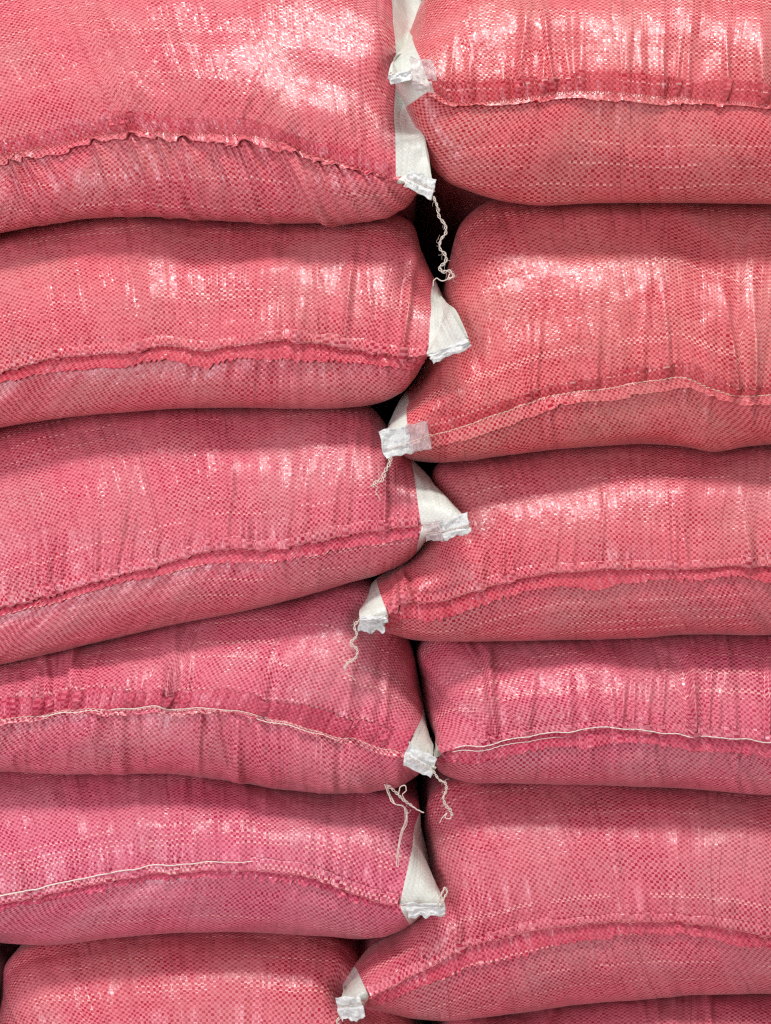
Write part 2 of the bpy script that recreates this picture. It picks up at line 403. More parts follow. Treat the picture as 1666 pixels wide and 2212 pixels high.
def build_sack(S):
    cfg = S.cfg; seed = cfg['seed']; r = np.random.default_rng(seed + 90)
    root = bpy.data.objects.new('woven_sack', None); COL.objects.link(root)
    root.empty_display_size = 0.05
    base = S.G.reshape(-1, 3); org = np.array([base[:, 0].mean(), 0.3, base[:, 2].min()])
    root.location = org
    root['label'] = cfg['label']; root['category'] = 'sack'; root['group'] = 'woven sacks stacked in two columns'
    S.root = root; S.org = org
    mc, mf = cloth_set(seed, cfg.get('hue', 0.0))
    if cfg.get('mat'): mc = cfg['mat']
    R = S.G.shape[0]
    wl, wr = cfg.get('white', (0.05, 0.05))
    cl = int(round(wl * (NC - 1))); cr = NC - 1 - int(round(wr * (NC - 1)))
    uvG = np.stack([np.broadcast_to(S.U, (R, NC)), S.V], -1)
    def piece(name, c0, c1, mat):
        V = S.G[:, c0:c1+1] - org; f = grid_faces(R, c1 - c0 + 1)
        if S.flip: f = f[:, ::-1]
        # close the back of the piece
        nc = c1 - c0 + 1
        a = np.arange(nc - 1); bf = np.stack([a + 1, a, (R-1)*nc + a, (R-1)*nc + a + 1], -1)
        if S.flip: bf = bf[:, ::-1]
        f = np.vstack([f, bf])
        return mesh_obj(name, V.reshape(-1, 3), f, mat, root, uvG[:, c0:c1+1].reshape(-1, 2), S.N[:, c0:c1+1].reshape(-1, 3))
    piece('woven_cloth', cl, cr, mc)
    if not cfg.get('mat'):
        if cl > 1: piece('side_stripe', 0, cl, M_WHITE)
        piece('side_stripe', cr, NC - 1, M_WHITE)
    if cfg.get('noseam'): return
    hd = cfg['hem']                       # +1: folded hem lies above the stitching, ragged edge hangs below; -1 the other way round
    cols = np.arange(max(2, cl + 1), min(NC - 2, cr - 1)); x = S.Sm[cols, 0]; nX = lambda k, sd: noise1(x / k, seed + sd)
    endf = np.clip(np.minimum(S.s[cols], 1 - S.s[cols]) / 0.03, 0.15, 1)
    # folded hem, gathered into short lengths that step over each other
    br = np.sort(r.uniform(x.min(), x.max(), 16)); idx = np.searchsorted(br, x)
    stepw = r.uniform(-0.0020, 0.0022, 18)[idx]; steph = r.uniform(-0.0004, 0.0022, 18)[idx]
    loc = x - np.r_[x.min(), br][idx]; ramp = np.clip(loc / 60, 0, 1)
    W = (cfg.get('hemw', 0.0085)*(1.2 if hd > 0 else 1.0) + stepw + 0.0010*nX(34, 11)) * endf
    lift = 0.0012 + 0.0011*nX(42, 12) + steph * (1 - ramp); lift = np.maximum(lift, 0.0003)
    o = -hd * 0.0006
    if hd > 0:      # fold lying back against the upper side
        sec = [(o + 0*W, 0.0012 + 0*W), (o + 0*W, 0.0050 + lift*.4), (o + hd*W*0.30, 0.0050 + lift*.5), (o + hd*W*0.92, 0.0026 + lift*.6), (o + hd*W, 0.0018 + lift*.6), (o + hd*W, 0.0008 + lift*.4), (o + hd*W*0.4, 0.0010 + 0*W)]
    else:
        sec = [(o + 0*W, 0.0010 + 0*W), (o + 0*W, 0.0020 + 0*W), (o + hd*W*0.35, 0.0024 + lift*0.5), (o + hd*W*0.97, 0.0026 + lift), (o + hd*W, 0.0022 + lift), (o + hd*W*0.97, 0.0016 + lift), (o + hd*W*0.4, 0.0012 + 0*W)]
    hem = loop_strip('folded_hem', S, [(w, h - .0006) for w, h in sec], cols, mc, root)
    # ragged raw edge
    z = x / cfg.get('zig', 15.0) + 1.3*nX(60, 21) + .5*nX(17, 23); tri = np.abs((z % 1) - 0.5)*2
    F = (cfg.get('fr', 0.0135)*(1.05 if hd > 0 else 1.0)*(1 + 0.35*nX(75, 13)) + 0.0046*(tri - .5)*np.clip(0.55 + 0.9*nX(43, 22), 0.05, 1) + 0.0012*nX(6, 14)) * np.clip(endf, .3, 1)
    F = np.maximum(F, 0.0035)
    rip = 0.0013*nX(8, 15) + 0.0016*nX(19, 16)
    a = hd * 0.0004
    sec = [(a + 0*F, 0.0002 + 0*F), (a + 0*F, 0.0008 + 0*F), (-hd*F*0.5, 0.0018 + np.abs(rip)*0.9), (-hd*F, 0.0026 + np.abs(rip)*1.5), (-hd*(F - .0002), 0.0021 + np.abs(rip)*1.5), (-hd*F*0.5, 0.0013 + np.abs(rip)*0.9)]
    loop_strip('ragged_edge', S, sec, cols, mf, root)
    # stitching: a thread that surfaces stitch by stitch
    def thread(name, x0, x1, w, rad, mat, depth=0.0016, base=0.0034, pitch=11.0):
        cc = np.arange(NC)[(S.Sm[:, 0] > x0) & (S.Sm[:, 0] < x1)]
        if len(cc) < 6: return
        fine = np.linspace(cc[0], cc[-1], len(cc)*3)
        hh = base + depth*np.sin(fine / (NC - 1) * S.LS / pitch * 2*math.pi)
        pts = on_surface(S, w, 0.0, cc); nn = np.array([S.N[S.seamG, c] for c in cc])
        sm = lambda A, m: np.stack([np.convolve(np.pad(A[:, k], m, mode='reflect', reflect_type='odd'), np.hanning(2*m + 3)[1:-1]/np.hanning(2*m + 3)[1:-1].sum(), 'valid') for k in range(3)], -1)
        if len(cc) > 30: pts = sm(pts, 7); nn = sm(nn, 14)
        p = np.stack([np.interp(fine, cc, pts[:, k]) for k in range(3)], -1); q = np.stack([np.interp(fine, cc, nn[:, k]) for k in range(3)], -1)
        jit = 0.00018*noise1(fine*0.7, seed + 33)
        if x1 < 1666 and name == 'exposed_thread': hh = hh - 0.006*np.clip((np.linspace(0, 1, len(fine)) - 0.86)/0.14, 0, 1)     # slips under the fold
        p = p + q*hh[:, None]; p[:, 2] += jit
        v, f = tube(p, rad*(1 - 0.55*np.linspace(0, 1, len(p))**2 if name == 'exposed_thread' and x1 < 1666 else 1.0), 5)
        mesh_obj(name, v - org, f, mat, root)
    S.org = org
    thread('stitching', -3000, 3000, hd*0.0008, 0.0004, M_STITCH if cfg.get('tan') else M_STITCHR, base=0.0030 if hd < 0 else 0.0052)
    for (x0, x1, w, rad) in cfg.get('threads', []):
        thread('exposed_thread', x0, x1, w, rad, M_STITCHW, 0.0004, (0.0044 if w > 0.005 else 0.0070) if hd > 0 else 0.0046, 14.0)
    for o_ in root.children:
        if o_.name.startswith(('folded_hem', 'ragged_edge')):
            me = o_.data; co = np.empty(len(me.vertices)*3, np.float32); me.vertices.foreach_get('co', co)
            co = co.reshape(-1, 3) - org; me.vertices.foreach_set('co', co.astype(np.float32).ravel()); me.update()

def patch(S, name, quad, d, mat, seed, rag=0.0, th=0.0007, fold=None, bend=0.0):
    """a small piece of film: quad corners in photo pixels (a, b, c, d round the edge), at depth d (one value or one per corner)"""
    n, m = 26, 22
    q = np.array(quad, float); dd = np.broadcast_to(np.array(d, float), (4,))
    a = np.linspace(0, 1, n)[None, :]; b = np.linspace(0, 1, m)[:, None]
    w = [(1-a)*(1-b), a*(1-b), a*b, (1-a)*b]
    px = sum(w[i]*q[i, 0] for i in range(4)); py = sum(w[i]*q[i, 1] for i in range(4)); D = sum(w[i]*dd[i] for i in range(4))
    ax = np.linspace(0, 1, n)
    bd = (np.maximum(np.abs(a - .5), np.abs(b - .5))*2)**4            # soft, uneven cut edges
    px = px + 2.6*bd*noise2(a*5.3 + 0*b, b*5.1 + 0*a, seed + 7); py = py + 2.6*bd*noise2(a*5.7 + 0*b, b*4.3 + 0*a, seed + 8)
    if rag:       # torn zigzag along the c-d edge
        z = np.abs(((ax*4.3 + 0.2) % 1) - .5)*2 - .5 + 0.5*noise1(ax*9, seed)
        z = 0.45*z + 0.9*noise1(ax*6.3, seed + 5)
        py = py + (b**3)*z[None, :]*rag*0.75; px = px + (b**3)*noise1(ax*7, seed+1)[None, :]*rag*.3
    D = D - 0.0018*noise2(a*3.1 + b*0, b*2.3 + a*0, seed + 2) - 0.0011*noise2(a*8 + 0*b, b*7 + 0*a, seed + 3) - bend*np.sin(math.pi*a)*np.sin(math.pi*b)
    if fold is not None: D = D + 0.0018*np.exp(-((b - fold - 0.05*a)/0.06)**2)
    P = world_pt(px, py, D); Q = world_pt(px, py, D + th)
    V = np.concatenate([P.reshape(-1, 3), Q.reshape(-1, 3)]) - S.org
    f1 = grid_faces(m, n); k = n*m
    edge = list(range(n)) + [i*n + n-1 for i in range(1, m)] + [(m-1)*n + i for i in range(n-2, -1, -1)] + [i*n for i in range(m-2, 0, -1)]
    e = np.array(edge); e2 = np.roll(e, -1)
    fs = np.vstack([f1, f1[:, ::-1] + k, np.stack([e, e + k, e2 + k, e2], -1)])
    return mesh_obj(name, V, fs, mat, S.root)

def chain_geo(geo, path, d, half=3.3, pitch=13.0, rad=0.00044, seed=0, taper=True):
    """chain-stitch tail: two strands that open and cross again like links"""
    C = spline([(p[0], p[1]) for p in path], 400)
    L = np.r_[0, np.cumsum(np.linalg.norm(np.diff(C, axis=0), axis=1))]
    n = int(L[-1] / 1.1); t = np.linspace(0, L[-1], n)
    x = np.interp(t, L, C[:, 0]); y = np.interp(t, L, C[:, 1])
    tx = np.gradient(x); ty = np.gradient(y); l = np.hypot(tx, ty); nx, ny = -ty/l, tx/l
    dd = np.interp(t, np.linspace(0, L[-1], len(np.atleast_1d(d))), np.atleast_1d(d)) if np.ndim(d) else np.full(n, d)
    ph = t / pitch * math.pi + 0.8*noise1(t/40, seed)
    amp = half*(0.8 + 0.35*noise1(t/17, seed+1))
    for sgn in (1, -1):
        o = sgn*amp*np.sin(ph)
        p = world_pt(x + nx*o + 0.7*noise1(t/6, seed+2+sgn), y + ny*o, dd + sgn*0.0009*np.cos(ph))
        v, f = tube(p, rad*(0.9 + 0.2*noise1(t/9, seed+4+sgn)), 6); geo.add(v, f)
    # the looper thread, lying across the links
    o = 0.55*amp*np.sin(ph*2 + 0.6)
    p = world_pt(x + nx*o, y + ny*o, dd - 0.0009 + 0.0006*np.sin(ph*2)); v, f = tube(p, rad*0.75, 5); geo.add(v, f)

def strand(geo, path, d, rad=0.0005, seed=0, n=60, wob=1.0):
    C = spline(path, 300); k = np.linspace(0, len(C)-1, n).astype(int); t = np.linspace(0, 1, n)
    dd = np.interp(t, np.linspace(0, 1, len(np.atleast_1d(d))), np.atleast_1d(d)) if np.ndim(d) else np.full(n, d)
    p = world_pt(C[k, 0] + wob*noise1(t*14, seed), C[k, 1] + wob*noise1(t*14, seed+1), dd + 0.0004*noise1(t*11, seed+2))
    v, f = tube(p, rad*(1 - 0.3*t), 5); geo.add(v, f)

def fuzz(geo, path, d, count, seed, ln=16):
    r = np.random.default_rng(seed); C = spline([(p[0], p[1]) for p in path], 200)
    for _ in range(count):
        c = C[r.integers(0, len(C))]; a = r.uniform(0, 6.28); l = r.uniform(.4, 1)*ln; b = a + r.uniform(-1.6, 1.6)
        pts = [tuple(c), (c[0]+math.cos(a)*l*.5, c[1]+math.sin(a)*l*.5), (c[0]+math.cos(a)*l*.5+math.cos(b)*l*.5, c[1]+math.sin(a)*l*.5+math.sin(b)*l*.5)]
        strand(geo, pts, d - 0.001, 0.00011, int(r.integers(0, 999)), 12, 0.4)

def geo_part(geo, name, mat, S):
    return mesh_obj(name, np.vstack(geo.v) - S.org, np.vstack(geo.f), mat, S.root)

# ------------------------------------------------------------------ outlines read off the photograph (1666 x 2212 pixels)
BL1 = [(-120, 530), (0, 503), (100, 485), (200, 472), (330, 468), (450, 475), (560, 482), (680, 483), (780, 480)]
BR1 = [(1010, 413), (1080, 434), (1150, 442), (1300, 437), (1500, 437), (1666, 440), (1820, 448)]
BL2 = [(-120, 945), (0, 925), (80, 910), (200, 895), (340, 885), (500, 882), (640, 884), (750, 882)]
BR2 = [(920, 1000), (1000, 998), (1100, 985), (1200, 972), (1300, 965), (1400, 960), (1480, 966), (1540, 976), (1600, 968), (1666, 962), (1820, 958)]
BL3 = [(-120, 1462), (0, 1437), (100, 1415), (250, 1380), (400, 1345), (550, 1315), (650, 1290), (750, 1260), (830, 1236)]
BR3 = [(870, 1378), (950, 1385), (1050, 1385), (1200, 1383), (1350, 1380), (1500, 1372), (1666, 1370), (1820, 1372)]
BL4 = [(-120, 1668), (0, 1668), (100, 1670), (250, 1672), (400, 1675), (500, 1688), (600, 1705), (700, 1715), (800, 1712)]
BR4 = [(1000, 1687), (1100, 1690), (1200, 1692), (1400, 1700), (1550, 1710), (1666, 1715), (1820, 1730)]
BL5 = [(-120, 2015), (0, 2036), (100, 2042), (250, 2025), (400, 2015), (550, 2015), (700, 2025), (800, 2028)]
BR5 = [(822, 2186), (898, 2202), (986, 2202), (1102, 2190), (1219, 2176), (1336, 2164), (1452, 2152), (1666, 2146), (1820, 2150)]
sh = lambda pts, dy=-13.0: [(x, y + dy) for x, y in pts]
mid = lambda pts, lo, hi: [p for p in pts if lo <= p[0] <= hi]

CFG = {
 'L1': dict(seed=101, hue=0.1, hem=-1, ear=(0.02, -0.008), white=(0.06, 0.074), tb=(None, (838, -55)), bulge=(0, 2), dents=[(892, 20, 40, 140, .075)],
   T=[(-185, 330), (-180, 120), (-120, -20), (100, -80), (400, -100), (700, -95), (838, -55), (905, -10), (920, 70), (912, 150), (898, 230)],
   S=[(-190, 420), (-120, 375), (0, 338), (60, 325), (130, 310), (200, 292), (240, 287), (300, 284), (350, 288), (440, 287), (520, 292), (600, 306), (700, 342), (800, 376), (870, 398), (940, 416)],
   B=[(-185, 330), (-170, 480)] + BL1 + [(850, 462), (892, 430), (908, 350), (898, 230)],
   pu=[(0, 560, 14, .0018, 130), (560, 800, 8, .0014, 90)], pl=[(0, 300, 9, .0028, 260), (200, 620, 19, .0040, 330), (600, 860, 11, .0034, 240)], slant=0.42, fr=0.016, hemw=0.011,
   label='top sack of the left column with long slanting pleats below its seam'),
 'R1': dict(seed=102, hue=-0.35, hem=-1, ear=(-0.016, 0.02), white=(0.086, 0.06), y=0.0, tb=((884, 72), None), bulge=(-8, 0),
   T=[(866, 108), (888, 62), (912, 2), (945, -40), (1010, -75), (1200, -90), (1500, -90), (1750, -90), (1900, -30), (1960, 120)],
   S=[(840, 168), (880, 178), (915, 182), (945, 196), (970, 216), (1050, 219), (1150, 211), (1240, 200), (1330, 206), (1450, 211), (1550, 218), (1666, 228), (1850, 235), (1960, 240)],
   B=[(866, 108), (848, 166), (876, 240), (922, 340), (962, 390)] + BR1 + [(1920, 380), (1960, 240), (1960, 120)],
   pu=[(960, 1200, 7, .0018, 130), (1100, 1660, 24, .0028, 170)], pl=[(1150, 1666, 11, .0020, 90)], slant=-0.02, fr=0.017, hemw=0.0075,
   label='top sack of the right column with its twisted white corner pointing left'),
 'L2': dict(seed=103, hue=0.1, hem=1, ear=(0.02, -0.016), white=(0.06, 0.078), tb=(None, (936, 600)), bulge=(0, 9),
   T=[(-185, 720), (-180, 600)] + sh(BL1) + [(850, 463), (885, 478), (912, 545), (938, 602), (954, 634)],
   S=[(-190, 850), (-120, 830), (0, 806), (90, 785), (190, 770), (300, 760), (360, 750), (450, 762), (520, 750), (600, 740), (700, 746), (760, 757), (830, 766), (915, 774), (960, 760), (1015, 742)],
   B=[(-185, 720), (-175, 880)] + BL2 + [(825, 870), (870, 846), (905, 800), (935, 720), (954, 634)],
   pu=[(0, 320, 12, .0018, 140), (320, 640, 8, .0012, 110), (640, 880, 13, .0026, 220)], pl=[(300, 900, 14, .0018, 80)], fr=0.015, hemw=0.0095,
   label='second sack from the top of the left column with a white fan-shaped corner'),
 'R2': dict(seed=104, hue=-0.35, hem=-1, ear=(-0.012, 0.02), white=(0.05, 0.06), tb=((880, 845), None), tan=1, nu=1.65,
   T=[(842, 915), (868, 858), (895, 825), (925, 755), (952, 660), (972, 560), (998, 480), (1045, 440)] + sh(mid(BR1, 1100, 2000)) + [(1920, 520), (1955, 700)],
   S=[(824, 962), (870, 958), (920, 945), (1000, 922), (1100, 884), (1180, 858), (1300, 840), (1400, 824), (1480, 818), (1530, 842), (1600, 856), (1666, 854), (1850, 860), (1960, 870)],
   B=[(842, 915), (850, 955), (876, 990)] + BR2 + [(1920, 900), (1955, 700)],
   pu=[(1050, 1500, 20, .0020, 170), (1510, 1640, 3, .0080, 210)], pl=[(1150, 1640, 10, .0020, 90)], fr=0.013, hemw=0.013,
   label='second sack down the right column with square tape on its left corner'),
 'L3': dict(seed=105, hue=0.5, hem=1, ear=(0.02, -0.014), white=(0.06, 0.085), tb=(None, (884, 985)), bulge=(0, 12),
   T=[(-185, 1200), (-180, 1020)] + sh(BL2) + [(795, 876), (838, 922), (872, 970), (895, 998), (925, 1030), (948, 1080)],
   S=[(-190, 1390), (-120, 1350), (0, 1316), (60, 1300), (150, 1275), (250, 1246), (350, 1222), (450, 1192), (500, 1186), (560, 1189), (650, 1178), (740, 1160), (800, 1150), (915, 1137), (1016, 1128)],
   B=[(-185, 1200), (-175, 1430)] + BL3 + [(890, 1205), (932, 1150), (948, 1080)],
   pu=[(0, 320, 14, .0024, 170), (300, 880, 22, .0028, 180)], pl=[(500, 860, 6, .0016, 90)], slant=0.06, fr=0.012, hemw=0.0105,
   label='third sack from the top of the left column whose seam climbs to the right'),
 'R3': dict(seed=106, hue=0.15, hem=1, ear=(-0.010, 0.02), white=(0.052, 0.06), tb=((812, 1252), None), bulge=(-4, 0),
   T=[(786, 1306), (806, 1258), (850, 1230), (890, 1200), (925, 1130), (930, 1060), (940, 1008)] + sh(mid(BR2, 1000, 2000)) + [(1920, 1020), (1955, 1150)],
   S=[(778, 1342), (815, 1338), (845, 1325), (870, 1298), (885, 1297), (920, 1303), (1000, 1287), (1080, 1264), (1170, 1243), (1260, 1235), (1400, 1231), (1500, 1229), (1666, 1224), (1850, 1220), (1960, 1230)],
   B=[(786, 1306), (806, 1350)] + BR3 + [(1920, 1320), (1955, 1150)],
   pu=[(850, 1100, 10, .0036, 90), (1080, 1660, 22, .0020, 130)], pl=[(900, 1660, 8, .0012, 80)], fr=0.0145, hemw=0.009,
   label='third sack from the top of the right column with a tied white corner'),
 'L4': dict(seed=107, hue=0.9, hem=-1, ear=(0.02, -0.008), white=(0.06, 0.062), tb=(None, (916, 1525)), tan=1,
   T=[(-185, 1540), (-180, 1490)] + sh(mid(BL3, -200, 755)) + [(795, 1250), (838, 1302), (872, 1362), (893, 1410), (905, 1470), (918, 1530), (928, 1590)],
   S=[(-190, 1580), (-120, 1568), (0, 1553), (90, 1545), (150, 1532), (250, 1533), (400, 1530), (500, 1537), (560, 1547), (650, 1570), (700, 1585), (800, 1607), (870, 1630), (942, 1660)],
   B=[(-185, 1540), (-175, 1640)] + BL4 + [(870, 1694), (915, 1660), (928, 1590)],
   pu=[(0, 420, 17, .0030, 130), (560, 830, 9, .0028, 190)], pl=[(0, 440, 16, .0028, 230), (420, 880, 18, .0032, 220)], slant=0.05, fr=0.019, hemw=0.0055, zig=20,
   threads=[(92, 240, -0.0030, .00055), (240, 600, 0.0006, .00050), (560, 760, -.0028, .00045)],
   label='fourth sack down the left column with a broad red flap above its stitching'),
 'R4': dict(seed=108, hue=0.9, hem=1, ear=(0.010, 0.02), white=(0.02, 0.06), y=0.004,
   T=[(950, 1600), (924, 1550), (911, 1470), (905, 1398), (930, 1374)] + sh(mid(BR3, 1000, 2000)) + [(1920, 1420), (1955, 1520)],
   S=[(938, 1640), (975, 1622), (1050, 1603), (1150, 1587), (1250, 1579), (1320, 1577), (1400, 1582), (1450, 1588), (1500, 1592), (1600, 1598), (1666, 1604), (1850, 1620), (1960, 1630)],
   B=[(950, 1600), (945, 1660)] + BR4 + [(1920, 1660), (1955, 1520)],
   pu=[(1000, 1666, 32, .0026, 190)], pl=[(1250, 1666, 11, .0026, 100)], fr=0.014, hemw=0.0095,
   threads=[(985, 1900, 0.0006, .00055), (985, 1230, -.0045, .0004)],
   label='fourth sack from the top of the right column with a pale thread along its seam'),
 'L5': dict(seed=109, hue=1.2, hem=1, ear=(0.02, -0.012), white=(0.06, 0.084), tb=(None, (905, 1745)), bulge=(0, 12),
   T=[(-185, 1860), (-180, 1740)] + sh(BL4) + [(865, 1704), (898, 1722), (910, 1790), (925, 1850), (932, 1900)],
   S=[(-190, 1990), (-120, 1972), (0, 1950), (100, 1932), (200, 1912), (300, 1896), (400, 1884), (520, 1876), (620, 1888), (700, 1908), (780, 1934), (850, 1954), (962, 1970)],
   B=[(-185, 1860), (-175, 1985)] + BL5 + [(860, 2012), (912, 1970), (932, 1900)],
   pu=[(0, 520, 20, .0018, 200), (500, 860, 10, .0014, 150)], pl=[(500, 900, 7, .0012, 60)], fr=0.007, hemw=0.009,
   threads=[(-100, 640, 0.0088, .00075)],
   label='fifth sack from the top of the left column with a white thread along its seam'),
 'R5': dict(seed=110, hue=0.55, hem=1, ear=(-0.014, 0.02), white=(0.052, 0.06), tb=((768, 2088), None),
   T=[(745, 2126), (766, 2085), (800, 2045), (850, 2018), (905, 1940), (920, 1850), (918, 1760), (935, 1700)] + sh(mid(BR4, 1050, 2000)) + [(1920, 1800), (1955, 1950)],
   S=[(735, 2176), (790, 2156), (850, 2128), (950, 2078), (1000, 2050), (1080, 2030), (1180, 2004), (1300, 1992), (1450, 1988), (1550, 2000), (1666, 2024), (1850, 2060), (1960, 2080)],
   B=[(745, 2126), (758, 2168)] + BR5 + [(1920, 2100), (1955, 1950)],
   pu=[(850, 1250, 12, .0018, 150), (1150, 1660, 12, .0012, 160)], pl=[(950, 1660, 10, .0020, 100)], fr=0.016, hemw=0.008,
   label='fifth sack down the right column, its arched seam dropping to a white tab'),
 'L6': dict(seed=111, hue=0.3, hem=1, ear=(0.02, 0.02), white=(0.0, 0.06), y=0.004, floor=True, noseam=False,
   T=[(-12, 2260), (-4, 2150), (14, 2080), (48, 2046)] + sh(mid(BL5, 100, 750)) + [(745, 2032), (800, 2100), (880, 2180), (925, 2290)],
   S=[(-20, 2350), (60, 2330), (250, 2310), (500, 2305), (700, 2318), (935, 2370)],
   B=[(-12, 2260), (0, 2420), (80, 2468), (300, 2474), (600, 2474), (780, 2466), (890, 2410), (925, 2290)],
   pu=[(60, 700, 9, .0012, 220)], pl=[],
   label='bottom sack of the left column cut by the lower picture edge'),
 'R6': dict(seed=112, hue=0.8, hem=1, ear=(0.02, 0.02), white=(0.075, 0.06), y=0.004, floor=True,
   T=[(950, 2340), (942, 2240), (965, 2196)] + sh(mid(BR5, 1090, 2000)) + [(1930, 2200), (1955, 2330)],
   S=[(930, 2390), (1000, 2370), (1200, 2345), (1500, 2335), (1800, 2350), (1960, 2390)],
   B=[(950, 2340), (958, 2450), (1030, 2474), (1300, 2474), (1600, 2474), (1850, 2470), (1940, 2440), (1955, 2330)],
   pu=[(1050, 1660, 12, .0024, 240)], pl=[],
   label='bottom sack of the right column, only its top edge in view'),
}
SK = {k: build_surface(c) for k, c in CFG.items()}

# ---- where a corner lies on the neighbouring sack, the neighbour is dented behind it
def dent_behind(front, back, side, gap=0.005, reach=150):
    A, Bk = SK[front], SK[back]
    ear = A.Sm[0] if side == 'l' else A.Sm[-1]
    sel = (np.hypot(A.PX[..., 0]-ear[0], A.PX[..., 1]-ear[1]) < reach) & (np.abs(np.arange(A.PX.shape[0]) - A.seam)[:, None] < 46) 
    c = 6.0; x0, y0 = ear[0]-420, ear[1]-420; n = 140
    for it in range(4):
        dep = np.full((n, n), -1.0)
        ix = ((A.PX[..., 0][sel]-x0)/c).astype(int); iy = ((A.PX[..., 1][sel]-y0)/c).astype(int)
        np.maximum.at(dep, (iy.clip(0, n-1), ix.clip(0, n-1)), A.D[sel])
        bx = (Bk.PX[..., 0]-x0)/c; by = (Bk.PX[..., 1]-y0)/c
        inn = (bx > 1) & (bx < n-2) & (by > 1) & (by < n-2)
        bi, bj = by[inn].astype(int), bx[inn].astype(int)
        need = np.where(dep[bi, bj] > -0.5, dep[bi, bj] + gap - Bk.D[inn], 0.0)
        push = np.zeros((n, n)); np.maximum.at(push, (bi, bj), np.maximum(need, 0))
        if push.max() < 1e-4: break
        for _ in range(3):                    # spread the dent
            kk = np.exp(-(np.arange(-7, 8)/4.0)**2); kk /= kk.sum()
            bl = np.apply_along_axis(lambda v: np.convolve(v, kk, 'same'), 0, push); bl = np.apply_along_axis(lambda v: np.convolve(v, kk, 'same'), 1, bl)
            push = np.maximum(push*0.9, bl*1.15) if _ < 2 else bl
        fy, fx = by[inn]-.5, bx[inn]-.5; i0, j0 = np.floor(fy).astype(int), np.floor(fx).astype(int); fy -= i0; fx -= j0
        g = lambda a, b: push[np.clip(a, 0, n-1), np.clip(b, 0, n-1)]
        val = (g(i0, j0)*(1-fx)+g(i0, j0+1)*fx)*(1-fy) + (g(i0+1, j0)*(1-fx)+g(i0+1, j0+1)*fx)*fy
        Bk.D[inn] += val
for a, b, sd in [('L1', 'R1', 'r'), ('R1', 'L1', 'l'), ('L2', 'R2', 'r'), ('R2', 'L3', 'l'), ('L3', 'R3', 'r'), ('R3', 'L4', 'l'), ('L4', 'R4', 'r'), ('L5', 'R5', 'r'), ('R5', 'L6', 'l')]:
    dent_behind(a, b, sd, reach={('L1', 'R1'): 60, ('R1', 'L1'): 120}.get((a, b), 150))
for k in SK:
    finish_surface(SK[k]); build_sack(SK[k])

# the neighbouring stack: a dull sack at the lower left
S0 = build_surface(dict(seed=130, hem=1, ear=(0.02, 0.02), y=0.03, yt=0.03, floor=True, noseam=True, mat=M_GREY,
   T=[(-560, 2250), (-540, 2080), (-450, 2020), (-200, 2010), (-60, 2020), (10, 2060), (-14, 2250)],
   S=[(-570, 2330), (-400, 2300), (-200, 2290), (-70, 2310), (-24, 2340)],
   B=[(-560, 2250), (-530, 2440), (-440, 2474), (-200, 2474), (-60, 2460), (-22, 2400), (-14, 2250)],
   label='dull dark grey sack of the next stack at the lower left edge'))
finish_surface(S0); build_sack(S0); S0.root['group'] = 'sacks of the next stack'

# ------------------------------------------------------------------ corner tabs and thread tails
def ear_d(k, side): S = SK[k]; return S.dS[0] if side == 'l' else S.dS[-1]
d = ear_d('L1', 'r'); patch(SK['L1'], 'corner_tab', [(884, 366), (943, 388), (931, 433), (872, 402)], [d-.004, d-.003, d-.006, d-.007], M_TAB, 1, fold=0.5)
d = ear_d('R1', 'l')
patch(SK['R1'], 'corner_tab', [(838, 160), (888, 150), (890, 172), (842, 184)], d-.007, M_TAB, 2)
patch(SK['R1'], 'clear_tape', [(885, 122), (935, 132), (945, 172), (890, 168)], [d-.004, d-.002, d-.003, d-.006], M_TABC, 3, rag=8)
patch(SK['R1'], 'clear_tape', [(888, 165), (935, 178), (938, 204), (893, 192)], d-.008, M_TABC, 4, bend=.003)
d = ear_d('L2', 'r'); patch(SK['L2'], 'corner_tab', [(925, 765), (1008, 732), (1017, 746), (938, 784)], d-.006, M_TAB, 5, rag=9)
d = ear_d('R2', 'l')
patch(SK['R2'], 'corner_tab', [(816, 931), (880, 918), (893, 978), (833, 991)], [d-.006, d-.006, d-.006, d-.008], M_TAB, 6, fold=0.75)
patch(SK['R2'], 'clear_tape', [(874, 918), (921, 909), (932, 969), (888, 979)], [d-.0075, d-.007, d-.007, d-.0075], M_TABC, 7)
d = ear_d('L3', 'r')
patch(SK['L3'], 'corner_tab', [(945, 1128), (1010, 1108), (1019, 1152), (955, 1166)], [d-.006, d-.006, d-.007, d-.007], M_TAB, 8, rag=7, fold=0.62)
patch(SK['L3'], 'clear_tape', [(913, 1131), (949, 1128), (958, 1166), (922, 1170)], d-.0075, M_TABC, 9, rag=6)
d = ear_d('R3', 'l')
patch(SK['R3'], 'corner_tab', [(780, 1334), (832, 1330), (830, 1364), (773, 1362)], [d-.004, d-.004, d-.009, d-.008], M_TAB, 10, rag=9, bend=.003)
patch(SK['R3'], 'corner_tab', [(776, 1334), (834, 1326), (838, 1344), (776, 1346)], d-.010, M_TAB, 11, bend=.004)
d = ear_d('L4', 'r'); patch(SK['L4'], 'corner_tab', [(884, 1602), (943, 1640), (931, 1680), (870, 1654)], [d-.005, d-.004, d-.006, d-.007], M_TAB, 12, fold=0.4)
d = ear_d('L5', 'r'); patch(SK['L5'], 'corner_tab', [(875, 1950), (962, 1952), (964, 1978), (884, 1982)], d-.006, M_TAB, 13, rag=8, fold=0.2)
d = ear_d('R5', 'l')
patch(SK['R5'], 'corner_tab', [(723, 2156), (778, 2150), (788, 2196), (736, 2206)], [d-.004, d-.005, d-.007, d-.007], M_TAB, 14, rag=10, fold=0.42)

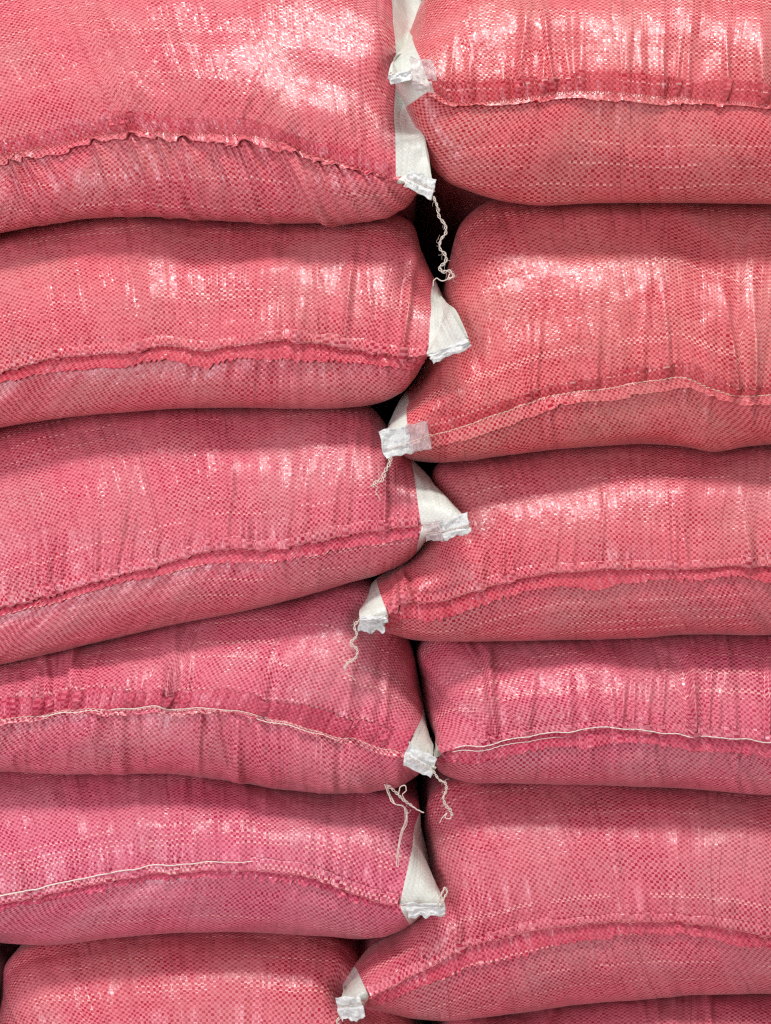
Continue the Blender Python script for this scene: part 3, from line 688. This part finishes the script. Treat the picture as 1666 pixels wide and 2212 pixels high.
def tab_stitch(k, side, path, dz):
    g = Geo(); d = ear_d(k, side) - dz; C = np.array(path, float); L = np.r_[0, np.cumsum(np.linalg.norm(np.diff(C, axis=0), axis=1))]
    t = 0.0
    while t < L[-1] - 4:
        e = min(t + 9.0, L[-1]); q = np.linspace(t, e, 8)
        p = world_pt(np.interp(q, L, C[:, 0]), np.interp(q, L, C[:, 1]), d - 0.0009*np.sin(math.pi*(q - t)/(e - t)))
        v, f = tube(p, 0.00036, 5); g.add(v, f); t += 11.5
    geo_part(g, 'tab_stitching', M_STITCH, SK[k])
tab_stitch('L1', 'r', [(880, 386), (905, 396), (938, 412)], .0075)
tab_stitch('R2', 'l', [(838, 972), (880, 958), (932, 938)], .0092)
tab_stitch('L3', 'r', [(918, 1154), (955, 1148), (1015, 1136)], .0090)
tab_stitch('L4', 'r', [(878, 1632), (905, 1648), (936, 1664)], .0075)
tab_stitch('R5', 'l', [(732, 2178), (760, 2172), (784, 2166)], .0080)
g = Geo(); d = ear_d('L1', 'r') - .006
pth = [(937, 424), (946, 450), (949, 468), (962, 487), (964, 500), (952, 520), (950, 535), (963, 553), (963, 566), (950, 578), (955, 587), (970, 585), (980, 597), (968, 603)]
chain_geo(g, pth, d, seed=1); strand(g, [(972, 590), (966, 604), (955, 607), (943, 601), (937, 606), (936, 618)], d, .0006, 4); fuzz(g, pth, d, 22, 3, 20)
geo_part(g, 'thread_tail', M_THREAD, SK['L1'])
g = Geo(); d = ear_d('R2', 'l') - .008
pth = [(846, 985), (840, 1005), (831, 1020), (828, 1034), (812, 1042), (804, 1052)]
chain_geo(g, pth, d, seed=11, half=4.2); strand(g, [(806, 1046), (815, 1052), (812, 1062), (818, 1072), (822, 1082)], d, .0004, 14); fuzz(g, pth, d, 10, 13, 16)
geo_part(g, 'thread_tail', M_THREAD, SK['R2'])
g = Geo(); d = ear_d('R3', 'l') - .008
pth = [(782, 1336), (766, 1352), (771, 1372), (758, 1390), (771, 1402), (769, 1420), (753, 1431), (744, 1444)]
chain_geo(g, pth, d, seed=21, half=3.4, pitch=11); strand(g, [(744, 1442), (748, 1456), (760, 1462), (768, 1470)], d, .0003, 24); fuzz(g, pth, d, 12, 23, 18)
geo_part(g, 'thread_tail', M_THREAD, SK['R3'])
g = Geo(); d = ear_d('L4', 'r') - .006
pth = [(936, 1664), (950, 1685), (963, 1693), (964, 1708), (958, 1724), (964, 1740), (974, 1752), (977, 1762)]
chain_geo(g, pth, d, seed=31, half=3.2, pitch=11); strand(g, [(976, 1758), (972, 1768), (962, 1766), (966, 1756), (955, 1768), (950, 1778)], d, .0005, 34); fuzz(g, pth, d, 14, 33, 16)
geo_part(g, 'thread_tail', M_THREAD, SK['L4'])
g = Geo(); d = ear_d('L5', 'r') - .008
pth = [(952, 1962), (949, 1945), (956, 1928), (962, 1918), (966, 1926), (958, 1942), (953, 1956)]
chain_geo(g, pth, d, seed=41, half=2.4, pitch=10); fuzz(g, pth, d, 6, 43, 10)
geo_part(g, 'thread_tail', M_THREAD, SK['L5'])
g = Geo(); d = ear_d('R5', 'l') - .006
chain_geo(g, [(734, 2198), (728, 2208), (735, 2218), (726, 2228)], d, seed=51, half=3)
geo_part(g, 'thread_tail', M_THREAD, SK['R5'])

# loose ends hanging out from under the fourth left sack
def loose(name, geo, label, at):
    org = world_pt(np.array(at[0], float), np.array(at[1], float), np.array(at[2], float))
    o = mesh_obj(name, np.vstack(geo.v) - org, np.vstack(geo.f), M_THREAD); o.location = org
    o['label'] = label; o['category'] = 'thread'
dL = 0.012
g = Geo(); pth = [(834, 1694), (842, 1720), (852, 1736), (872, 1742), (878, 1764), (868, 1800), (860, 1838), (857, 1870)]
for i in range(4): strand(g, [(x + 1.6*(i-1.5), y) for x, y in pth], [.02, .012, .006, .002, -.002, -.003], .00034, 60+i*7, 90, 2.2)
fuzz(g, pth[3:], .0, 16, 66, 18)
loose('loose_thread', g, 'long frayed white thread hanging below the fourth left sack', (834, 1694, .02))
g = Geo(); pth = [(838, 1696), (856, 1712), (872, 1728), (890, 1740)]
chain_geo(g, pth, [.02, .012, .006, .002], seed=71, half=3.0, pitch=10)
strand(g, [(886, 1738), (900, 1748), (916, 1756)], .001, .00085, 73, 30, .8); strand(g, [(862, 1714), (864, 1702), (874, 1696), (878, 1706), (870, 1716), (880, 1734)], .006, .0006, 75, 40)
loose('loose_thread', g, 'short knotted thread end with a loop beneath the fourth left sack', (838, 1696, .02))
